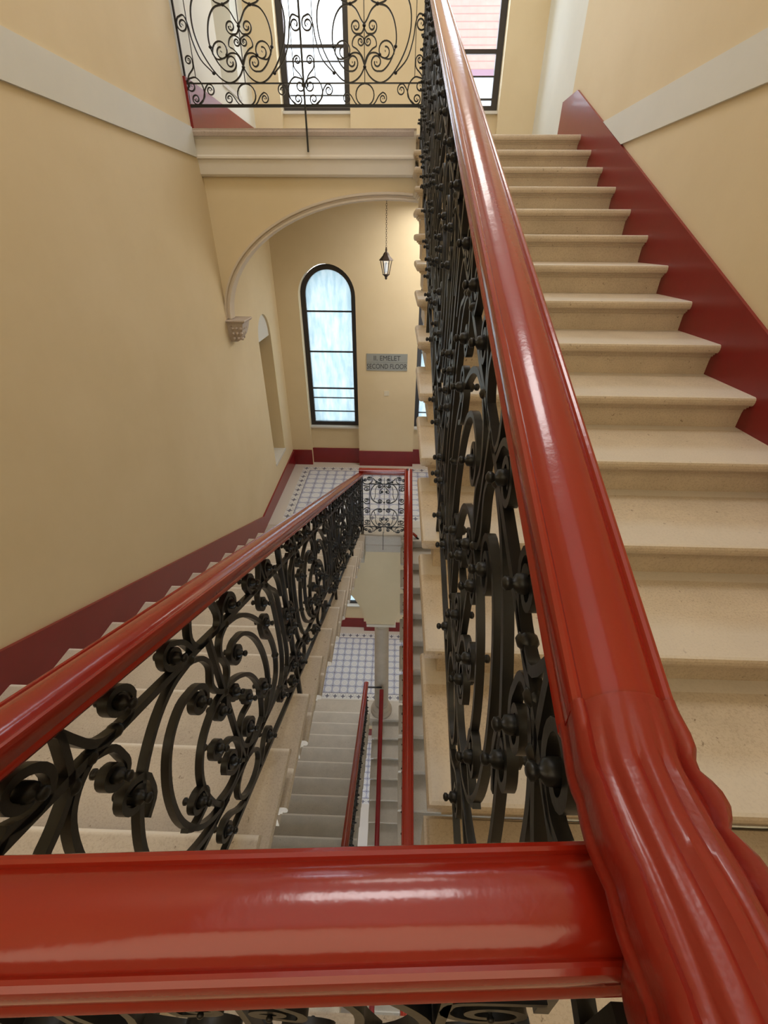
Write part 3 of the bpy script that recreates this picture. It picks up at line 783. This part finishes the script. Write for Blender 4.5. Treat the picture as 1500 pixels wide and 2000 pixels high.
# its carved, thickly painted lower end
def dense(pr, step_=0.0025):
    out = []
    for a, c in zip(pr, pr[1:]):
        m_ = max(1, int(math.hypot(c[0]-a[0], c[1]-a[1]) / step_))
        out += [(a[0] + (c[0]-a[0]) * k / m_, a[1] + (c[1]-a[1]) * k / m_) for k in range(m_)]
    return out + [pr[-1]]
def carve(i, j, N, u, v):
    q = (N - 1 - i) * 0.5                              # counts from the joint towards the camera
    ph = (q * 0.37) % 1.0; lob = math.sin(PI * min(1, ph ** 1.3 * 1.02)) ** 0.7
    side = max(0, (abs(u) - 0.028) / 0.020)
    du = side * ((0.0095 * lob - 0.002) if u > 0 else -0.0022 * abs(math.sin(q * 0.9)))
    if v > -0.03:
        w_ = u + 0.0016 * math.sin(q * 0.5) + 0.00035 * q
        dv = 0.0016 * math.sin(w_ * 300) + 0.0011 * math.sin(w_ * 610 + 1.0) + 0.0010 * math.sin(q * 0.8 + u * 90)
        dv -= 0.004 * side * (1 - lob) * (1 if u > 0 else 0.3)
    else: dv = 0
    if q < 3: du *= q / 3; dv = dv * q / 3 + 0.0012
    return du, dv
bm = bmesh.new(); pts = []
for i in range(92):
    y = 0.205 - 0.007 * i
    pts.append((XRR + 0.004 * min(1, i / 24), y, lineR(max(y, 0.17)) + 1.023 + 0.001 * math.sin(i * 0.45)))
sweep_rail(bm, list(reversed(pts)), 0.83, carve, dense(HR))
shade(obj('handrail_end', bm, M_REDC, rr_), 60)
bm = bmesh.new()
bmesh.ops.create_uvsphere(bm, u_segments=20, v_segments=12, radius=1, matrix=Matrix.Translation((0.148, 0.058, -0.368)) @ Matrix.Diagonal((0.008, 0.026, 0.026, 1)))
obj('rail_scroll_lug', bm, M_REDC, rr_, True)

# left flight railing
XLR = -0.436
rl_ = stair_railing('black scrollwork railing with glossy red handrail going down the left flight', XLR, 0.10, 4.86, lineL, 4, 0.865,  w=0.016, t=0.0115)
bm = bmesh.new()
pts = [(XLR, 0.10 + 4.80 * i / 24, lineL(0.10 + 4.80 * i / 24) + 0.888) for i in range(25)]
sweep_rail(bm, pts, 0.80)
shade(obj('handrail', bm, M_RED, rl_))

# near railing across the well, right under the camera
rn = thing('landing_railing', 'glossy red handrail crossing the foreground over the edge of the near landing', 'railing', (0, 0, 0))
bm = bmesh.new()
ZN = -0.372; YN = 0.100
yn_ = lambda x: 0.103 + 0.055 * x
sweep_rail(bm, [(x_, yn_(x_), ZN) for x_ in (XLR - 0.04, -0.30, -0.15, 0.0, 0.150)], 0.76)
shade(obj('handrail', bm, M_RED, rn))
# short railing motif (between two posts, seen frontally)
UNIT = [
    ([(0.03, 0.355), (0.10, 0.33), (0.142, 0.26), (0.155, 0.19), (0.135, 0.10), (0.09, 0.055), (0.045, 0.045)], None, ((0.05, 0.075), -1), 1.0),
    ([(0.095, 0.34), (0.03, 0.345), (0.02, 0.31), (0.045, 0.285)], None, ((0.055, 0.305), 1), 0.9),
    ([(0.085, 0.30), (0.10, 0.24), (0.10, 0.17), (0.115, 0.095)], None, None, 0.8),
    ([(0.0, 0.315), (0.025, 0.27), (0.052, 0.23), (0.05, 0.20), (0.03, 0.205)], None, ((0.028, 0.222), -1), 0.8),
    ([(0.06, 0.362), (0.10, 0.39), (0.125, 0.425)], None, None, 0.8),
    ([(0.09, 0.365), (0.045, 0.365), (0.03, 0.395)], None, ((0.05, 0.40), -1), 0.8),
    ([(0.235, 0.405), (0.23, 0.35), (0.18, 0.335), (0.135, 0.375), (0.14, 0.43), (0.17, 0.44)], ((0.213, 0.398), -1), ((0.168, 0.415), -1), 0.8),
    ([(0.235, 0.31), (0.175, 0.30), (0.165, 0.27)], None, ((0.20, 0.265), 1), 0.8),
    ([(0.235, 0.06), (0.20, 0.03), (0.165, 0.05), (0.17, 0.09)], None, ((0.20, 0.085), -1), 0.8),
]
def short_railing(root, x0, x1, y, z, H, w=0.014, t=0.009, posts=(0, 1)):
    cx = (x0 + x1) / 2; hw = (x1 - x0) / 2
    P = Panel('x', 0, hw / 0.245, H / 0.90)
    for e in UNIT:
        line, th, sp_ = build_entry(e)
        for sg in (1, -1):
            for vg in (1, -1):
                me = P.bar([(sg * q.x, vg * q.y + 0.45) for q in line], w, t * th)
                o = inst('scroll', me, root, (cx, y, z))
                for q in sp_: inst('button', BTN['x'], o, P.pt((sg * q[0][0], vg * q[0][1] + 0.45)))
    for a, v in ((0, 0.505), (0, 0.395), (0, 0.76), (0, 0.14), (0.09, 0.815), (-0.09, 0.815), (0.09, 0.09), (-0.09, 0.09)):
        inst('collar', COLL, root, Vector((cx, y, z)) + Vector(P.pt((a, v))))
    for a in (-0.165, 0.165):
        inst('side_bar', P.bar([(a, 0.10), (a, 0.80)], w, t * 0.8), root, (cx, y, z))
    for v in (0.11, 0.79):
        inst('cross_bar', P.bar([(-0.165, v), (0.165, v)], w, t * 0.8), root, (cx, y, z))
    inst('centre_bar', P.bar([(0, 0.0), (0, 0.88)], w * 0.6, t * 0.6), root, (cx, y, z))
    for a in [(x0, x1)[q] for q in posts]:
        straight(root, 'post', 'x', (a, y, z - 0.02), (a, y, z + H + 0.02), 0.014, 0.014)
short_railing(rn, XLR, 0.150, YN, Z0 + 0.02, 0.90, 0.018, 0.012, (0,))

# second floor landing railing
r2 = thing('landing_railing', 'short black scrollwork railing under a red handrail at the edge of the second floor landing', 'railing', (0, 0, 0))
bm = bmesh.new(); sweep_rail(bm, [(XLR - 0.02, 4.90, Z2 + 0.965), (-0.2, 4.90, Z2 + 0.965), (0.215, 4.90, Z2 + 0.965)])
shade(obj('handrail', bm, M_RED, r2))
short_railing(r2, XLR + 0.02, 0.145, 4.86, Z2 + 0.015, 0.87)
bm = bmesh.new()
straight(r2, 'bracing_rod', 'x', (-0.145, 4.795, Z2 + 0.08), (-0.145, 4.795, Z2 - 0.22), 0.008, 0.008)

# upper landing railing
ru = thing('landing_railing', 'tall black scrollwork railing standing on the upper landing edge, top cut off by the frame', 'railing', (0, 0, 0))
PU = Panel('x', 0, 0.975 / 2 / 0.49, 1.0)
psu = make_panel_set(PU, 0.012, 0.0085, 0.0, True)
for xc in (-1.7825 + 0.4875, -0.8075 + 0.4875 + 0.005):
    place_panel(ru, psu, 'x', (xc, 4.84, 1.062))
for zz, tt in ((0.925, 0.02), (1.062, 0.008), (1.605, 0.010)):
    straight(ru, 'rail_bar', 'x', (-1.785, 4.84, zz), (0.16, 4.84, zz), 0.014, tt)
for xx in (-1.785, -0.8075 + 0.0, 0.155):
    if xx == -0.8075:
        straight(ru, 'post', 'x', (xx, 4.79, 0.62), (xx, 4.79, 1.66), 0.014, 0.014)
    else:
        straight(ru, 'post', 'x', (xx, 4.84, 0.774 if xx > 0 else 0.91), (xx, 4.84, 1.72), 0.014, 0.014)
bm = bmesh.new(); sweep_rail(bm, [(-1.795, 4.84, 1.775), (-0.8, 4.84, 1.775), (0.12, 4.84, 1.775)])
shade(obj('handrail', bm, M_RED, ru))

# railing of the flight below the right one
SB = 0.15 / 0.296
lineB = lambda y: Z2 - (4.72 - y) * SB
rb = stair_railing('dark red handrail with black scrolls dropping straight down the right of the well', 0.158, 0.55, 4.86, lineB, 4, 0.98, w=0.016, t=0.011)
bm = bmesh.new(); sweep_rail(bm, [(0.165, 0.5 + 4.38 * i / 8, lineB(0.5 + 4.38 * i / 8) + 0.955 - (0.05 if i == 8 else 0)) for i in range(9)])
shade(obj('handrail', bm, M_RED, rb))
bm = bmesh.new()
sweep_rail(bm, [(0.20, 4.80, Z2 + 0.10), (0.27, 4.79, Z2 + 0.07), (0.31, 4.77, Z2 + 0.04)], 0.42)
obj('rail_end_stub', bm, M_RED, rb)
straight(rb, 'stub_rod', 'x', (0.31, 4.77, Z2 + 0.02), (0.335, 4.76, Z2 + 0.0), 0.02, 0.02)
# railing of the left flight below
lineC = lambda y: Z1 + 0.15 + (4.83 - y) * (0.15 / 0.307)
rc = stair_railing('dark red handrail far below with black scrolls, on the flight down to the first floor', -0.425, 0.9, 4.84, lineC, 4, 0.80, w=0.014, t=0.010, top=False)
bm = bmesh.new(); sweep_rail(bm, [(-0.43, 0.9 + 4.0 * i / 6, lineC(0.9 + 4.0 * i / 6) + 0.84) for i in range(7)], 0.8)
shade(obj('handrail', bm, M_RED, rc))
# bottom railing
lineD = lambda y: Z1 - (4.83 - y) * (0.15 / 0.281)
rd = thing('stair_railing', 'thin dark red handrail at the bottom of the well in front of the column', 'railing', (0, 0, 0))
bm = bmesh.new(); sweep_rail(bm, [(-0.155, 1.2 + 3.58 * i / 6, lineD(1.2 + 3.58 * i / 6) + 0.95) for i in range(7)], 0.72)
shade(obj('handrail', bm, M_SKIRT, rd))
for k in range(5):
    y = 1.3 + 0.85 * k
    straight(rd, 'post', 'y', (-0.155, y, lineD(y) - 0.1), (-0.155, y, lineD(y) + 0.92), 0.014, 0.014)
straight(rd, 'cross_bar', 'x', (-0.43, 4.86, Z1 + 0.86), (-0.155, 4.86, Z1 + 0.86), 0.02, 0.02)
for a in (0.1, 0.75):
    straight(rd, 'rail_bar', 'y', (-0.155, 1.3, lineD(1.3) + a), (-0.155, 4.7, lineD(4.7) + a), 0.014, 0.012)

# ------------------------------------------------------------------ sign, switch, lantern
sg_ = thing('floor_sign', 'grey rectangular sign reading II. EMELET SECOND FLOOR on the pier beside the arched window', 'sign', (-0.165, Y_BACK - 0.012, -1.64))
bm = bmesh.new(); add_box(bm, -0.318, 0.318, 0.0, 0.012, 0.0, 0.125); add_box(bm, -0.318, 0.318, 0.0, 0.012, -0.128, -0.003)
obj('plate', bm, M_PLATE, sg_)
def text(s, size, loc, parent, sx=1.0):
    cu = bpy.data.curves.new('lettering', 'FONT'); cu.body = s; cu.size = size; cu.extrude = 0.001
    cu.align_x = 'CENTER'; cu.align_y = 'CENTER'; cu.materials.append(M_TXT)
    o = bpy.data.objects.new('lettering', cu); C.objects.link(o); o.parent = parent
    bpy.context.view_layer.update()
    me = bpy.data.meshes.new_from_object(o.evaluated_get(bpy.context.evaluated_depsgraph_get()))
    bpy.data.objects.remove(o); o = bpy.data.objects.new('lettering', me); C.objects.link(o); o.parent = parent
    o.location = loc; o.rotation_euler = (PI/2, 0, 0); o.scale = (sx, 1, 1); return o
text('II. EMELET', 0.105, (0.0, -0.002, 0.058), sg_, 0.92)
text('SECOND FLOOR', 0.105, (0.0, -0.002, -0.066), sg_, 0.80)
sw = thing('light_switch', 'small cream light switch on the pier below the floor sign', 'switch', (-0.165, Y_BACK - 0.008, -2.13))
box('switch_plate', -0.04, 0.04, 0, 0.008, -0.04, 0.04, M_SWITCH, sw)
bm = bmesh.new(); add_box(bm, -0.022, 0.022, -0.006, 0.0, -0.028, 0.028); bmesh.ops.bevel(bm, geom=bm.edges[:], offset=0.003, segments=2, affect='EDGES')
obj('rocker', bm, M_SWITCH, sw)

ln = thing('lantern', 'small brown metal lantern hanging on a chain under the wide arch', 'lantern', (-0.16, 5.9, -0.42))
bm = bmesh.new()
for i in range(26):
    z = 0.335 + i * 0.022; a = (i % 2) * PI / 2
    M_ = Matrix.Translation((0, 0, z)) @ Matrix.Rotation(a, 4, 'Z') @ Matrix.Rotation(PI/2, 4, 'X') @ Matrix.Diagonal((0.6, 1, 1, 1))
    n_, m_ = 10, 5; vv = []
    for p1 in range(n_):
        t1 = 2*PI*p1/n_; vv.append([bm.verts.new(M_ @ Vector(((0.013 + 0.0028*math.cos(2*PI*q/m_))*math.cos(t1), (0.013 + 0.0028*math.cos(2*PI*q/m_))*math.sin(t1), 0.0028*math.sin(2*PI*q/m_)))) for q in range(m_)])
    for p1 in range(n_):
        for q in range(m_): bm.faces.new((vv[p1][q], vv[(p1+1) % n_][q], vv[(p1+1) % n_][(q+1) % m_], vv[p1][(q+1) % m_]))
obj('chain', bm, M_BRONZE, ln)
bm = bmesh.new(); lathe(bm, [(0.006, 0.33), (0.012, 0.30), (0.010, 0.285), (0.028, 0.27), (0.040, 0.245), (0.078, 0.205), (0.086, 0.195), (0.074, 0.192)], 0, 0, 6); obj('roof', bm, M_BRONZE, ln)
bm = bmesh.new()
for i in range(6):
    a = 2*PI*i/6; c_, s_ = math.cos(a), math.sin(a)
    q0, q1 = Vector((0.068*c_, 0.068*s_, 0.195)), Vector((0.036*c_, 0.036*s_, 0.05))
    r0 = [q0 + Vector((dx, dy, 0)) for dx, dy in ((-.004, -.004), (.004, -.004), (.004, .004), (-.004, .004))]
    r1 = [q1 + Vector((dx, dy, 0)) for dx, dy in ((-.004, -.004), (.004, -.004), (.004, .004), (-.004, .004))]
    a_ = [bm.verts.new(q) for q in r0]; b_ = [bm.verts.new(q) for q in r1]
    for k in range(4): bm.faces.new((a_[k], a_[(k+1) % 4], b_[(k+1) % 4], b_[k]))
obj('cage', bm, M_BRONZE, ln)
bm = bmesh.new()
ra = [bm.verts.new((0.064*math.cos(2*PI*i/6), 0.064*math.sin(2*PI*i/6), 0.193)) for i in range(6)]
rb_ = [bm.verts.new((0.033*math.cos(2*PI*i/6), 0.033*math.sin(2*PI*i/6), 0.052)) for i in range(6)]
for i in range(6): bm.faces.new((ra[i], ra[(i+1) % 6], rb_[(i+1) % 6], rb_[i]))
obj('glass', bm, M_CLEAR, ln)
bm = bmesh.new(); lathe(bm, [(0.010, 0.07), (0.016, 0.08), (0.016, 0.16), (0.008, 0.175)], 0, 0, 10); obj('bulb', bm, M_BULB, ln, True)
bm = bmesh.new(); lathe(bm, [(0.042, 0.052), (0.042, 0.045), (0.026, 0.035), (0.012, 0.02), (0.016, 0.01), (0.006, -0.005)], 0, 0, 12); obj('finial', bm, M_BRONZE, ln)

# ------------------------------------------------------------------ the neighbouring house outside the upper right window
M_ROOF, nt, b = newmat('red_clay_roof_tiles')
p = pos(nt); s = nt.nodes.new('ShaderNodeSeparateXYZ'); nt.links.new(p, s.inputs[0])
rows = math_(nt, 'FRACT', math_(nt, 'MULTIPLY', s.outputs[2], 5.5)); cols = math_(nt, 'FRACT', math_(nt, 'MULTIPLY', s.outputs[0], 5.0))
c_ = mix(nt, noise(nt, 6, 3, 0.6, p), (0.17, 0.075, 0.055), (0.24, 0.12, 0.09))
c_ = mix(nt, math_(nt, 'MULTIPLY', math_(nt, 'LESS_THAN', rows, 0.16), 0.7), c_, (0.10, 0.04, 0.03))
c_ = mix(nt, math_(nt, 'MULTIPLY', math_(nt, 'LESS_THAN', cols, 0.08), 0.4), c_, (0.25, 0.08, 0.05))
nt.links.new(c_, b.inputs['Base Color']); setin(b, Roughness=0.8)
M_HW = flat('white_render', (0.5, 0.5, 0.49), 0.8)
M_BLUE = flat('blue_grey_glazing', (0.10, 0.20, 0.26), 0.15)
M_GUT = flat('dark_gutter', (0.12, 0.06, 0.08), 0.5)
hb_ = thing('neighbour_house', 'white house with red tiled roof seen outside the upper right window', 'house', (3.6, 15, -12))
bm = bmesh.new()
add_box(bm, -3.2, 2.4, 0, 6, 0, 15.45); obj('wall', bm, M_HW, hb_)
bm = bmesh.new(); prism(bm, [(-0.35, 15.4), (3.0, 19.1), (6.35, 15.4)], lambda u, v, d: (d, u, v), -3.4, 2.6); obj('roof', bm, M_ROOF, hb_)
box('gutter', -3.4, 2.6, -0.45, -0.34, 15.32, 15.43, M_GUT, hb_)
for i in range(4):
    f_ = box('window', -2.9 + i * 1.35, -2.1 + i * 1.35, -0.03, 0.02, 13.6, 14.75, M_FRAME, hb_)
    box('pane', -2.85 + i * 1.35, -2.15 + i * 1.35, -0.05, -0.031, 13.65, 14.70, M_BLUE, f_)
hb2 = thing('neighbour_house', 'plain white house filling the upper left window', 'house', (-4.2, 17, -12))
bm = bmesh.new(); add_box(bm, -4, 3.2, 0, 5, 0, 18.5); obj('wall', bm, M_HW, hb2)
bm = bmesh.new(); prism(bm, [(-0.3, 18.5), (2.5, 20.5), (5.3, 18.5)], lambda u, v, d: (d, u, v), -4.2, 3.4); obj('roof', bm, M_ROOF, hb2)
bm = bmesh.new(); add_box(bm, -40, 40, 8.0, 60, -12.3, -12.0)
struct(obj('ground', bm, M_STONEG))
